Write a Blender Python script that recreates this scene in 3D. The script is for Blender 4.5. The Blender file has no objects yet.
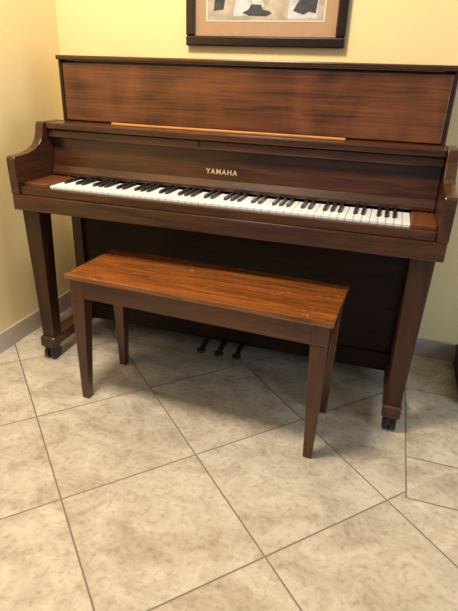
import bpy, bmesh, math
from mathutils import Vector, Matrix
sc=bpy.context.scene
try: sc.view_settings.view_transform='Standard'
except Exception: pass

# ---------------------------------------------------------------- helpers
def empty(name,loc=(0,0,0),rz=0):
    o=bpy.data.objects.new(name,None); o.empty_display_size=.1
    o.location=loc; o.rotation_euler=(0,0,rz); sc.collection.objects.link(o); return o
def obj(name,bm,mat,parent=None,bevel=0,smooth=False,segs=2):
    bmesh.ops.recalc_face_normals(bm,faces=bm.faces)
    me=bpy.data.meshes.new(name); bm.to_mesh(me); bm.free()
    o=bpy.data.objects.new(name,me); sc.collection.objects.link(o)
    if mat: me.materials.append(mat)
    if parent: o.parent=parent
    if smooth:
        for p in me.polygons: p.use_smooth=True
    if bevel:
        m=o.modifiers.new('bevel','BEVEL'); m.width=bevel; m.segments=segs; m.limit_method='ANGLE'; m.angle_limit=.6
    return o
def hexa(bm,c):
    v=[bm.verts.new(p) for p in c]
    for f in ((0,1,2,3),(4,5,6,7),(0,1,5,4),(1,2,6,5),(2,3,7,6),(3,0,4,7)):
        bm.faces.new([v[i] for i in f])
def box(bm,x0,x1,y0,y1,z0,z1):
    hexa(bm,[(x0,y0,z0),(x1,y0,z0),(x1,y1,z0),(x0,y1,z0),(x0,y0,z1),(x1,y0,z1),(x1,y1,z1),(x0,y1,z1)])
def frus(bm,a,b):   # a,b = (x0,x1,y0,y1,z)
    hexa(bm,[(a[0],a[2],a[4]),(a[1],a[2],a[4]),(a[1],a[3],a[4]),(a[0],a[3],a[4]),(b[0],b[2],b[4]),(b[1],b[2],b[4]),(b[1],b[3],b[4]),(b[0],b[3],b[4])])
def prism_x(bm,prof,x0,x1):  # prof list of (y,z)
    A=[bm.verts.new((x0,y,z)) for y,z in prof]; B=[bm.verts.new((x1,y,z)) for y,z in prof]
    bm.faces.new(A); bm.faces.new(B)
    n=len(prof)
    for i in range(n): bm.faces.new((A[i],A[(i+1)%n],B[(i+1)%n],B[i]))
def cyl(bm,p,axis,r,h,seg=28,r2=None):
    m=Matrix.Translation(p)
    if axis=='X': m=m@Matrix.Rotation(math.pi/2,4,'Y')
    if axis=='Y': m=m@Matrix.Rotation(math.pi/2,4,'X')
    bmesh.ops.create_cone(bm,cap_ends=True,segments=seg,radius1=r,radius2=r if r2 is None else r2,depth=h,matrix=m)
def B(name,dims,mat,parent,bevel=.002):
    bm=bmesh.new(); box(bm,*dims); return obj(name,bm,mat,parent,bevel)

# ---------------------------------------------------------------- materials
def newmat(name):
    m=bpy.data.materials.new(name); m.use_nodes=True; nt=m.node_tree
    return m,nt,nt.nodes['Principled BSDF']
def simple(name,col,rough=.5,metal=0,noise=0,nscale=40):
    m,nt,p=newmat(name); p.inputs['Roughness'].default_value=rough; p.inputs['Metallic'].default_value=metal
    t=nt.nodes.new('ShaderNodeTexCoord'); n=nt.nodes.new('ShaderNodeTexNoise'); n.inputs['Scale'].default_value=nscale
    nt.links.new(t.outputs['Object'],n.inputs['Vector'])
    r=nt.nodes.new('ShaderNodeValToRGB'); k=1-noise; r.color_ramp.elements[0].position=.3; r.color_ramp.elements[1].position=.7
    r.color_ramp.elements[0].color=(col[0]*k,col[1]*k,col[2]*k,1); r.color_ramp.elements[1].color=(*col,1)
    nt.links.new(n.outputs['Fac'],r.inputs['Fac']); nt.links.new(r.outputs['Color'],p.inputs['Base Color'])
    return m
def wood(name,dark,light,axis='X',rough=.3,scale=1,coat=.25,scratch=0,spec=.5,lo=.37,hi=.63,fig=0):
    m,nt,p=newmat(name); N=nt.nodes; L=nt.links
    t=N.new('ShaderNodeTexCoord')
    def mp(a,c,rot=(0,0,0)):
        q=N.new('ShaderNodeMapping'); s=[c,c,c]; s['XYZ'.index(axis)]=a; q.inputs['Rotation'].default_value=rot
        q.inputs['Scale'].default_value=[k*scale for k in s]; L.new(t.outputs['Object'],q.inputs['Vector']); return q
    a=mp(2.0,22); n1=N.new('ShaderNodeTexNoise'); n1.inputs['Scale'].default_value=1; n1.inputs['Detail'].default_value=7; n1.inputs['Distortion'].default_value=1.3
    L.new(a.outputs[0],n1.inputs['Vector'])
    b=mp(9,300); n2=N.new('ShaderNodeTexNoise'); n2.inputs['Scale'].default_value=1; n2.inputs['Detail'].default_value=3
    L.new(b.outputs[0],n2.inputs['Vector'])
    mx=N.new('ShaderNodeMath'); mx.operation='MULTIPLY_ADD'; mx.inputs[1].default_value=.45; L.new(n2.outputs['Fac'],mx.inputs[0])
    m2=N.new('ShaderNodeMath'); m2.operation='MULTIPLY'; m2.inputs[1].default_value=.55; L.new(n1.outputs['Fac'],m2.inputs[0]); L.new(m2.outputs[0],mx.inputs[2])
    fac=mx.outputs[0]
    if fig:  # slanting figure across the veneer
        q=mp(6,3,(0,.5,0)); n4=N.new('ShaderNodeTexNoise'); n4.inputs['Scale'].default_value=1; n4.inputs['Detail'].default_value=4; n4.inputs['Distortion'].default_value=1.5
        L.new(q.outputs[0],n4.inputs['Vector'])
        f1=N.new('ShaderNodeMath'); f1.operation='MULTIPLY_ADD'; f1.inputs[1].default_value=fig; L.new(n4.outputs['Fac'],f1.inputs[0])
        f0=N.new('ShaderNodeMath'); f0.operation='MULTIPLY'; f0.inputs[1].default_value=1-fig; L.new(fac,f0.inputs[0]); L.new(f0.outputs[0],f1.inputs[2]); fac=f1.outputs[0]
    r=N.new('ShaderNodeValToRGB'); e=r.color_ramp.elements; e[0].position=lo; e[0].color=(*dark,1); e[1].position=hi; e[1].color=(*light,1)
    L.new(fac,r.inputs['Fac']); out=r.outputs['Color']
    if scratch:
        c=mp(60,140); n3=N.new('ShaderNodeTexNoise'); n3.inputs['Scale'].default_value=.6; n3.inputs['Detail'].default_value=4; n3.inputs['Distortion'].default_value=1.5
        L.new(c.outputs[0],n3.inputs['Vector'])
        r3=N.new('ShaderNodeValToRGB'); r3.color_ramp.elements[0].position=.69; r3.color_ramp.elements[1].position=.73
        L.new(n3.outputs['Fac'],r3.inputs['Fac'])
        mm=N.new('ShaderNodeMixRGB'); mm.inputs[2].default_value=(.6,.42,.25,1); L.new(r3.outputs[0],mm.inputs[0]); L.new(out,mm.inputs[1]); out=mm.outputs[0]
    L.new(out,p.inputs['Base Color'])
    p.inputs['Roughness'].default_value=rough; p.inputs['Coat Weight'].default_value=coat; p.inputs['Coat Roughness'].default_value=.15
    p.inputs['Specular IOR Level'].default_value=spec
    bp=N.new('ShaderNodeBump'); bp.inputs['Strength'].default_value=.06; bp.inputs['Distance'].default_value=.002
    L.new(n2.outputs['Fac'],bp.inputs['Height']); L.new(bp.outputs[0],p.inputs['Normal'])
    return m
D=(.018,.0054,.0024); Lt=(.080,.0255,.0095)
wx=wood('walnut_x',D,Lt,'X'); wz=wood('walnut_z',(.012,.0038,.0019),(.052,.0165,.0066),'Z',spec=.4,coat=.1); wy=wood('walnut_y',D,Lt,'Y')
wpanel=wood('walnut_panel',(.034,.0105,.0042),(.190,.062,.0205),'X',.36,.75,.2,fig=.40,lo=.38,hi=.63)
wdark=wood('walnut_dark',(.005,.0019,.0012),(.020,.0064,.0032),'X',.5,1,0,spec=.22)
wglint=wood('walnut_highlight',(.36,.13,.032),(.66,.29,.085),'X',.3)  # bright orange walnut: the music rest's specular highlight painted into the colour
wcheek=wood('walnut_cheek',(.07,.022,.008),(.19,.065,.02),'Y',.35)
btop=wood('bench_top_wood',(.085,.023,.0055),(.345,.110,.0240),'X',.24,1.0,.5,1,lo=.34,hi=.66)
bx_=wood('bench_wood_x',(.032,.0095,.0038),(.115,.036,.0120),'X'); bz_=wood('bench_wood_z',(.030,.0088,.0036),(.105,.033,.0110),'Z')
white=simple('key_white',(.80,.84,.88),.25,0,.04); black=simple('key_black',(.012,.012,.013),.3)
rubber=simple('caster_black',(.012,.012,.014),.35,0,.2); brass=simple('brass',(.80,.62,.36),.35,.6); dbrass=simple('aged_brass',(.05,.038,.028),.5,.5,.3)

def wallmat(name,c):
    m,nt,p=newmat(name); N=nt.nodes; L=nt.links; t=N.new('ShaderNodeTexCoord')
    n=N.new('ShaderNodeTexNoise'); n.inputs['Scale'].default_value=70; n.inputs['Detail'].default_value=4; L.new(t.outputs['Object'],n.inputs['Vector'])
    b=N.new('ShaderNodeBump'); b.inputs['Strength'].default_value=.2; b.inputs['Distance'].default_value=.004; L.new(n.outputs['Fac'],b.inputs['Height']); L.new(b.outputs[0],p.inputs['Normal'])
    n2=N.new('ShaderNodeTexNoise'); n2.inputs['Scale'].default_value=3; L.new(t.outputs['Object'],n2.inputs['Vector'])
    r=N.new('ShaderNodeValToRGB'); r.color_ramp.elements[0].color=(c[0]*.96,c[1]*.96,c[2]*.96,1); r.color_ramp.elements[1].color=(*c,1); L.new(n2.outputs['Fac'],r.inputs['Fac']); L.new(r.outputs[0],p.inputs['Base Color'])
    p.inputs['Roughness'].default_value=.7; return m
wall_m=wallmat('wall_yellow_paint',(.85,.67,.345))
def floormat():
    m,nt,p=newmat('travertine_tile'); N=nt.nodes; L=nt.links
    t=N.new('ShaderNodeTexCoord'); sep=N.new('ShaderNodeSeparateXYZ'); L.new(t.outputs['Object'],sep.inputs[0])
    def M(op,a,b=None,c=None):
        n=N.new('ShaderNodeMath'); n.operation=op
        for i,v in enumerate((a,b,c)):
            if v is None: continue
            if isinstance(v,(int,float)): n.inputs[i].default_value=v
            else: L.new(v,n.inputs[i])
        return n.outputs[0]
    X,Y=sep.outputs[0],sep.outputs[1]
    gx,gy,gs,ga=.099,-.944,.416,.802
    dx=M('SUBTRACT',X,gx); dy=M('SUBTRACT',Y,gy); c,s=math.cos(ga)/gs,math.sin(ga)/gs
    u=M('ADD',M('MULTIPLY',dx,c),M('MULTIPLY',dy,s)); v=M('SUBTRACT',M('MULTIPLY',dy,c),M('MULTIPLY',dx,s))
    def edge(q):
        f=M('FRACT',q); return M('MINIMUM',f,M('SUBTRACT',1.0,f))
    e1=M('MULTIPLY',M('MINIMUM',edge(u),edge(v)),gs)
    reg=M('MULTIPLY',M('GREATER_THAN',X,.740),M('GREATER_THAN',Y,-.905))
    u2=M('DIVIDE',M('SUBTRACT',X,.740),.416); v2=M('DIVIDE',M('ADD',Y,.72),.416)
    e2=M('MULTIPLY',M('MINIMUM',edge(u2),edge(v2)),.416)
    rx=M('SUBTRACT',.740,X); ry=M('SUBTRACT',-.905,Y)
    rim=M('ABSOLUTE',M('MAXIMUM',rx,ry))
    ed=M('ADD',M('MULTIPLY',reg,e2),M('MULTIPLY',M('SUBTRACT',1.0,reg),e1)); ed=M('MINIMUM',ed,rim)
    gm=N.new('ShaderNodeMapRange'); gm.inputs['From Min'].default_value=.0016; gm.inputs['From Max'].default_value=.0032; L.new(ed,gm.inputs['Value'])
    cu=M('ADD',M('FLOOR',u),M('MULTIPLY',reg,37.3)); cv=M('ADD',M('FLOOR',v),M('MULTIPLY',reg,M('FLOOR',v2)))
    cb=N.new('ShaderNodeCombineXYZ'); L.new(cu,cb.inputs[0]); L.new(cv,cb.inputs[1])
    wn=N.new('ShaderNodeTexWhiteNoise'); wn.noise_dimensions='3D'; L.new(cb.outputs[0],wn.inputs['Vector'])
    off=N.new('ShaderNodeVectorMath'); off.operation='MULTIPLY_ADD'; off.inputs[1].default_value=(7,7,7); L.new(wn.outputs['Color'],off.inputs[0]); L.new(t.outputs['Object'],off.inputs[2])
    st=N.new('ShaderNodeMapping'); st.inputs['Rotation'].default_value=(0,0,-.9); st.inputs['Scale'].default_value=(.9,1.3,1); L.new(off.outputs[0],st.inputs['Vector'])
    n1=N.new('ShaderNodeTexNoise'); n1.inputs['Scale'].default_value=7; n1.inputs['Detail'].default_value=10; n1.inputs['Roughness'].default_value=.70; n1.inputs['Distortion'].default_value=.7; L.new(st.outputs[0],n1.inputs['Vector'])
    r=N.new('ShaderNodeValToRGB'); e=r.color_ramp.elements; e[0].position=.31; e[0].color=(.39,.32,.25,1); e[1].position=.62; e[1].color=(.66,.60,.51,1)
    L.new(n1.outputs['Fac'],r.inputs['Fac'])
    n3=N.new('ShaderNodeTexNoise'); n3.inputs['Scale'].default_value=65; n3.inputs['Detail'].default_value=6; L.new(off.outputs[0],n3.inputs['Vector'])
    r3=N.new('ShaderNodeValToRGB'); r3.color_ramp.elements[0].position=.30; r3.color_ramp.elements[0].color=(.66,.61,.54,1); r3.color_ramp.elements[1].position=.50; r3.color_ramp.elements[1].color=(1,1,1,1); L.new(n3.outputs['Fac'],r3.inputs['Fac'])
    ml=N.new('ShaderNodeMixRGB'); ml.blend_type='MULTIPLY'; ml.inputs[0].default_value=.6; L.new(r.outputs[0],ml.inputs[1]); L.new(r3.outputs[0],ml.inputs[2])
    tv=M('MULTIPLY_ADD',wn.outputs['Value'],.10,.92); hv=N.new('ShaderNodeHueSaturation'); L.new(tv,hv.inputs['Value']); L.new(ml.outputs[0],hv.inputs['Color'])
    mx=N.new('ShaderNodeMixRGB'); mx.inputs[1].default_value=(.20,.165,.13,1); L.new(gm.outputs[0],mx.inputs[0]); L.new(hv.outputs[0],mx.inputs[2]); L.new(mx.outputs[0],p.inputs['Base Color'])
    rr=N.new('ShaderNodeMapRange'); rr.inputs['To Min'].default_value=.8; rr.inputs['To Max'].default_value=.26; L.new(gm.outputs[0],rr.inputs['Value']); L.new(rr.outputs[0],p.inputs['Roughness'])
    b=N.new('ShaderNodeBump'); b.inputs['Strength'].default_value=.3; b.inputs['Distance'].default_value=.003
    hh=M('MULTIPLY_ADD',n3.outputs['Fac'],.10,gm.outputs[0]); L.new(hh,b.inputs['Height']); L.new(b.outputs[0],p.inputs['Normal'])
    return m
floor_m=floormat()
base_m=simple('baseboard_tile',(.54,.46,.37),.45,0,.25,9)

# ---------------------------------------------------------------- room
XW=-.914
B('floor',(XW-.1,3.2,-4.2,.1,-.1,0),floor_m,None,0)
B('wall_back',(XW-.1,3.2,0,.1,0,2.6),wall_m,None,0)
B('wall_left',(XW-.1,XW,-4.2,0,0,2.6),wall_m,None,0)
B('ceiling',(XW-.1,3.2,-4.2,.1,2.6,2.7),simple('ceiling_paint',(.8,.78,.7),.8),None,0)
B('baseboard_back',(XW+.012,3.2,-.012,0,0,.085),base_m,None,.002)
B('baseboard_left',(XW,XW+.012,-4.2,0,0,.085),base_m,None,.002)

# ---------------------------------------------------------------- piano
P=empty('upright_piano')
W=.735
B('upper_case_back',(-.685,.685,-.28,-.03,.60,1.135),wx,P)
B('upper_panel',(-.6885,.6885,-.322,-.280,.925,1.128),wpanel,P,.003)
for s,n in ((-1,'left'),(1,'right')):
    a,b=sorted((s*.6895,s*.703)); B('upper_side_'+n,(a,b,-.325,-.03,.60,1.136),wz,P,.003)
B('lid',(-.708,.708,-.333,-.022,1.136,1.152),wx,P,.004)
B('lid_hinge',(-.66,.66,-.3345,-.333,1.1335,1.1365),dbrass,P,0)
B('music_shelf',(-.702,.702,-.445,-.320,.899,.922),wx,P,.004)
B('music_rest_strip',(-.455,.395,-.392,-.378,.922,.931),wglint,P,.003)
B('fallboard_flap',(-.701,.701,-.434,-.33,.868,.897),wx,P,.004)
bm=bmesh.new(); prism_x(bm,[(-.405,.868),(-.33,.868),(-.33,.730),(-.430,.730),(-.430,.742),(-.418,.765)],-.701,.701); obj('fallboard',bm,wx,P,.003)
bm=bmesh.new(); cyl(bm,(-.10,-.437,.884),'Y',.009,.008); obj('fallboard_lock',bm,dbrass,P,0)
cu=bpy.data.curves.new('fallboard_lettering','FONT'); cu.body='YAMAHA'; cu.size=.024; cu.extrude=.0006; cu.space_character=1.25; cu.align_x='CENTER'; cu.offset=.0006
lt=bpy.data.objects.new('fallboard_lettering',cu); sc.collection.objects.link(lt); lt.parent=P; lt.location=(-.014,-.4185,.786); lt.rotation_euler=(math.radians(83),0,0); cu.materials.append(brass)
B('keybed',(-W,W,-.632,-.30,.632,.688),wx,P,.004)
B('key_slip',(-.702,.702,-.622,-.596,.688,.716),wx,P,.003)
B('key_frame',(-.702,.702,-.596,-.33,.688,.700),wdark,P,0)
K0=-.603; kw=.0237
B('cheek_block_left',(-.702,K0-.002,-.600,-.430,.700,.728),wcheek,P,.003)
B('cheek_block_right',(K0+52*kw+.002,.702,-.600,-.430,.700,.728),wcheek,P,.003)
bm=bmesh.new()
for i in range(52): box(bm,K0+i*kw+.0008,K0+(i+1)*kw-.0008,-.590,-.432,.700,.722)
obj('white_keys',bm,white,P,.0012)
bm=bmesh.new()
for i in range(51):
    if 'ABCDEFG'[i%7] in 'ACDFG':
        x=K0+(i+1)*kw
        frus(bm,(x-.0065,x+.0065,-.530,-.432,.720),(x-.0048,x+.0048,-.523,-.432,.732))
obj('black_keys',bm,black,P,.001)
arc=[(-.632,.688),(-.636,.812),(-.630,.820),(-.590,.822),(-.550,.826),(-.515,.835),(-.490,.848),(-.473,.866),(-.463,.888),(-.458,.910),(-.452,.924),(-.325,.924),(-.325,.688)]
for s,n in ((-1,'left'),(1,'right')):
    bm=bmesh.new(); a,b=sorted((s*.7025,s*.736)); prism_x(bm,arc,a,b); obj('arm_'+n,bm,wy,P,.003)
for s,n in ((-1,'left'),(1,'right')):
    cx=s*.680; y=-.578
    bm=bmesh.new(); frus(bm,(cx-.026,cx+.026,y-.026,y+.026,.105),(cx-.036,cx+.036,y-.036,y+.036,.632)); obj('leg_'+n,bm,wz,P,.004)
    bm=bmesh.new(); prism_x(bm,[(-.618,.062),(-.618,.098),(-.608,.106),(-.30,.106),(-.30,.062)],cx-.031,cx+.031); obj('toe_'+n,bm,wy,P,.004)
    bm=bmesh.new(); yc=-.585
    cyl(bm,(cx-.014,yc,.029),'X',.029,.017); cyl(bm,(cx+.014,yc,.029),'X',.029,.017); cyl(bm,(cx,yc,.029),'X',.010,.048)
    box(bm,cx-.007,cx+.007,yc-.02,yc+.02,.028,.056); box(bm,cx-.024,cx+.024,yc-.026,yc+.026,.054,.062)
    obj('caster_'+n,bm,rubber,P,.002)
    bm=bmesh.new(); yc=-.08
    cyl(bm,(cx-.013,yc,.029),'X',.029,.016); cyl(bm,(cx+.013,yc,.029),'X',.029,.016); box(bm,cx-.007,cx+.007,yc-.02,yc+.02,.028,.075)
    obj('rear_caster_'+n,bm,rubber,P,.002)
for s,n in ((-1,'left'),(1,'right')):
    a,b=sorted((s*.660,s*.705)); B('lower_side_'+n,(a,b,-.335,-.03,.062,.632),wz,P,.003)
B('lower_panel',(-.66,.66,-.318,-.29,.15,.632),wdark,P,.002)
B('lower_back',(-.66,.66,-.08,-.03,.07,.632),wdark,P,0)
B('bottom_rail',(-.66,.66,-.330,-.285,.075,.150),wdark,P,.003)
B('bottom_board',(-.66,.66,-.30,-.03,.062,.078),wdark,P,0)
bm=bmesh.new()
for x in (-.075,0,.075):
    prof=[(-.325,.088),(-.37,.092),(-.41,.086),(-.44,.074),(-.44,.064),(-.41,.074),(-.37,.080),(-.325,.076)]
    prism_x(bm,prof,x-.010,x+.010); cyl(bm,(x,-.430,.073),'Z',.019,.010)
obj('pedals',bm,dbrass,P,.002)

# ---------------------------------------------------------------- bench
Q=empty('piano_bench',(.029,-.677,0),-.048)
l,d,h=.445,.152,.490
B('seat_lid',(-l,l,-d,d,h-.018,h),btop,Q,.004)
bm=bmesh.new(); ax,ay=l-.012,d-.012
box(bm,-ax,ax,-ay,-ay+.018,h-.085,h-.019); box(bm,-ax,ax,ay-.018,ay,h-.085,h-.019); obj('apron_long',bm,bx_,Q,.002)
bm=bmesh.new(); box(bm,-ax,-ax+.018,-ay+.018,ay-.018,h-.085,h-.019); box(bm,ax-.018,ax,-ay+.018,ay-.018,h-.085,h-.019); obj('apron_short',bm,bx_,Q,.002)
B('storage_bottom',(-ax+.01,ax-.01,-ay+.01,ay-.01,h-.083,h-.075),wdark,Q,0)
k=1
for sx in (-1,1):
    for sy in (-1,1):
        X1,Y1=sx*(ax+.002),sy*(ay+.002); 
        a=sorted((X1-sx*.006,X1-sx*.034)); b=sorted((Y1,Y1-sy*.028)); c=sorted((X1,X1-sx*.052)); e=sorted((Y1,Y1-sy*.048))
        bm=bmesh.new(); frus(bm,(a[0],a[1],b[0],b[1],0),(c[0],c[1],e[0],e[1],h-.085)); 
        box(bm,c[0],c[1],e[0],e[1],h-.0849,h-.019)
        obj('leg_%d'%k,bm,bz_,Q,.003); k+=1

# ---------------------------------------------------------------- low black storage box by the right side
S=empty('storage_box',(1.092,-.20,0))
blk=simple('box_black',(.012,.012,.013),.5,0,.3)
B('body',(-.155,.155,-.155,.155,.004,.085),blk,S,.006)
B('box_lid',(-.162,.162,-.162,.162,.085,.102),blk,S,.005)
bm=bmesh.new()
for x in (-.13,.13):
    for y in (-.13,.13): cyl(bm,(x,y,.003),'Z',.014,.006)
obj('feet',bm,blk,S,0)

# ---------------------------------------------------------------- framed picture
F=empty('framed_picture',(.004,0,0))
x0,x1,z0,z1=-.312,.312,1.208,1.70; fw=.036
fm=simple('frame_black',(.02,.010,.007),.25,0,.3)
bm=bmesh.new()
box(bm,x0,x1,-.028,-.002,z0,z0+fw); box(bm,x0,x1,-.028,-.002,z1-fw,z1); box(bm,x0,x0+fw,-.028,-.002,z0+fw,z1-fw); box(bm,x1-fw,x1,-.028,-.002,z0+fw,z1-fw)
obj('frame',bm,fm,F,.006,segs=3)
B('backing',(x0+.01,x1-.01,-.012,-.003,z0+.01,z1-.01),simple('mat_tan',(.43,.265,.155),.7,0,.08),F,0)
B('cream_border',(x0+fw+.045,x1-fw-.045,-.0135,-.012,z0+fw+.050,z1-fw-.050),simple('cream_line',(.75,.66,.52),.6),F,0)
px0,px1,pz0,pz1=x0+fw+.050,x1-fw-.050,z0+fw+.055,z1-fw-.055
B('print_ground',(px0,px1,-.0145,-.0135,pz0,pz1),simple('print_sepia',(.52,.44,.35),.6,0,.45,18),F,0)
ink=simple('print_ink',(.05,.055,.065),.6,0,.7,45); pale=simple('print_pale',(.62,.63,.64),.6,0,.35,30)
def flat(name,poly,mat,y):
    bm=bmesh.new(); A=[bm.verts.new((a,y,pz0+b)) for a,b in poly]; Bv=[bm.verts.new((a,y+.0004,pz0+b)) for a,b in poly]
    bm.faces.new(A); bm.faces.new(Bv); n=len(A)
    for i in range(n): bm.faces.new((A[i],A[(i+1)%n],Bv[(i+1)%n],Bv[i]))
    obj(name,bm,mat,F,0)
flat('print_sheet',[(-.12,.012),(-.02,.016),(.0,.05),(-.02,.10),(-.11,.09)],pale,-.0152)
flat('print_hat',[(-.085,.024),(-.06,.015),(.01,.013),(.03,.022),(.02,.030),(-.005,.034),(-.012,.050),(-.05,.052),(-.062,.034)],ink,-.0158)
flat('print_coat',[(.09,.004),(.20,.006),(.21,.12),(.14,.16),(.10,.10)],pale,-.0152)
flat('print_dark_area',[(.11,.030),(.15,.018),(.17,.028),(.195,.022),(.205,.11),(.15,.13),(.135,.07)],ink,-.0158)  # dark inked area of the print
flat('print_ledge',[(-.20,.03),(-.16,.035),(-.15,.10),(-.19,.14)],ink,-.0152)

# ---------------------------------------------------------------- lights
def area(name,loc,tgt,sx,sy,e,col):
    L=bpy.data.lights.new(name,'AREA'); L.shape='RECTANGLE'; L.size=sx; L.size_y=sy; L.energy=e; L.color=col
    o=bpy.data.objects.new(name,L); sc.collection.objects.link(o); o.location=loc
    o.rotation_euler=(Vector(tgt)-Vector(loc)).to_track_quat('-Z','Y').to_euler(); return o
area('window_light',(2.9,-1.9,1.1),(0,-.6,.2),1.3,1.4,30,(.66,.82,1))
area('ceiling_lamp',(-.30,-1.25,2.5),(-.30,-.95,.2),.4,.4,60,(1,.87,.68))
w=bpy.data.worlds.new('World'); sc.world=w; w.use_nodes=True; w.node_tree.nodes['Background'].inputs[0].default_value=(.76,.87,1,1); w.node_tree.nodes['Background'].inputs[1].default_value=.23

# ---------------------------------------------------------------- camera
yaw,pit,rol,f=-.293,.427,.038,496.9
fv=Vector((math.sin(yaw)*math.cos(pit),math.cos(yaw)*math.cos(pit),-math.sin(pit)))
r0=Vector((math.cos(yaw),-math.sin(yaw),0)); u0=r0.cross(fv)
r_=r0*math.cos(rol)+u0*math.sin(rol); u_=-r0*math.sin(rol)+u0*math.cos(rol)
cam=bpy.data.cameras.new('camera'); co=bpy.data.objects.new('camera',cam); sc.collection.objects.link(co)
mt=Matrix((r_,u_,-fv)).transposed().to_4x4(); mt.translation=(.542,-2.108,1.091); co.matrix_world=mt
cam.sensor_fit='HORIZONTAL'; cam.sensor_width=36; cam.lens=f/458*36; cam.clip_start=.05
sc.camera=co
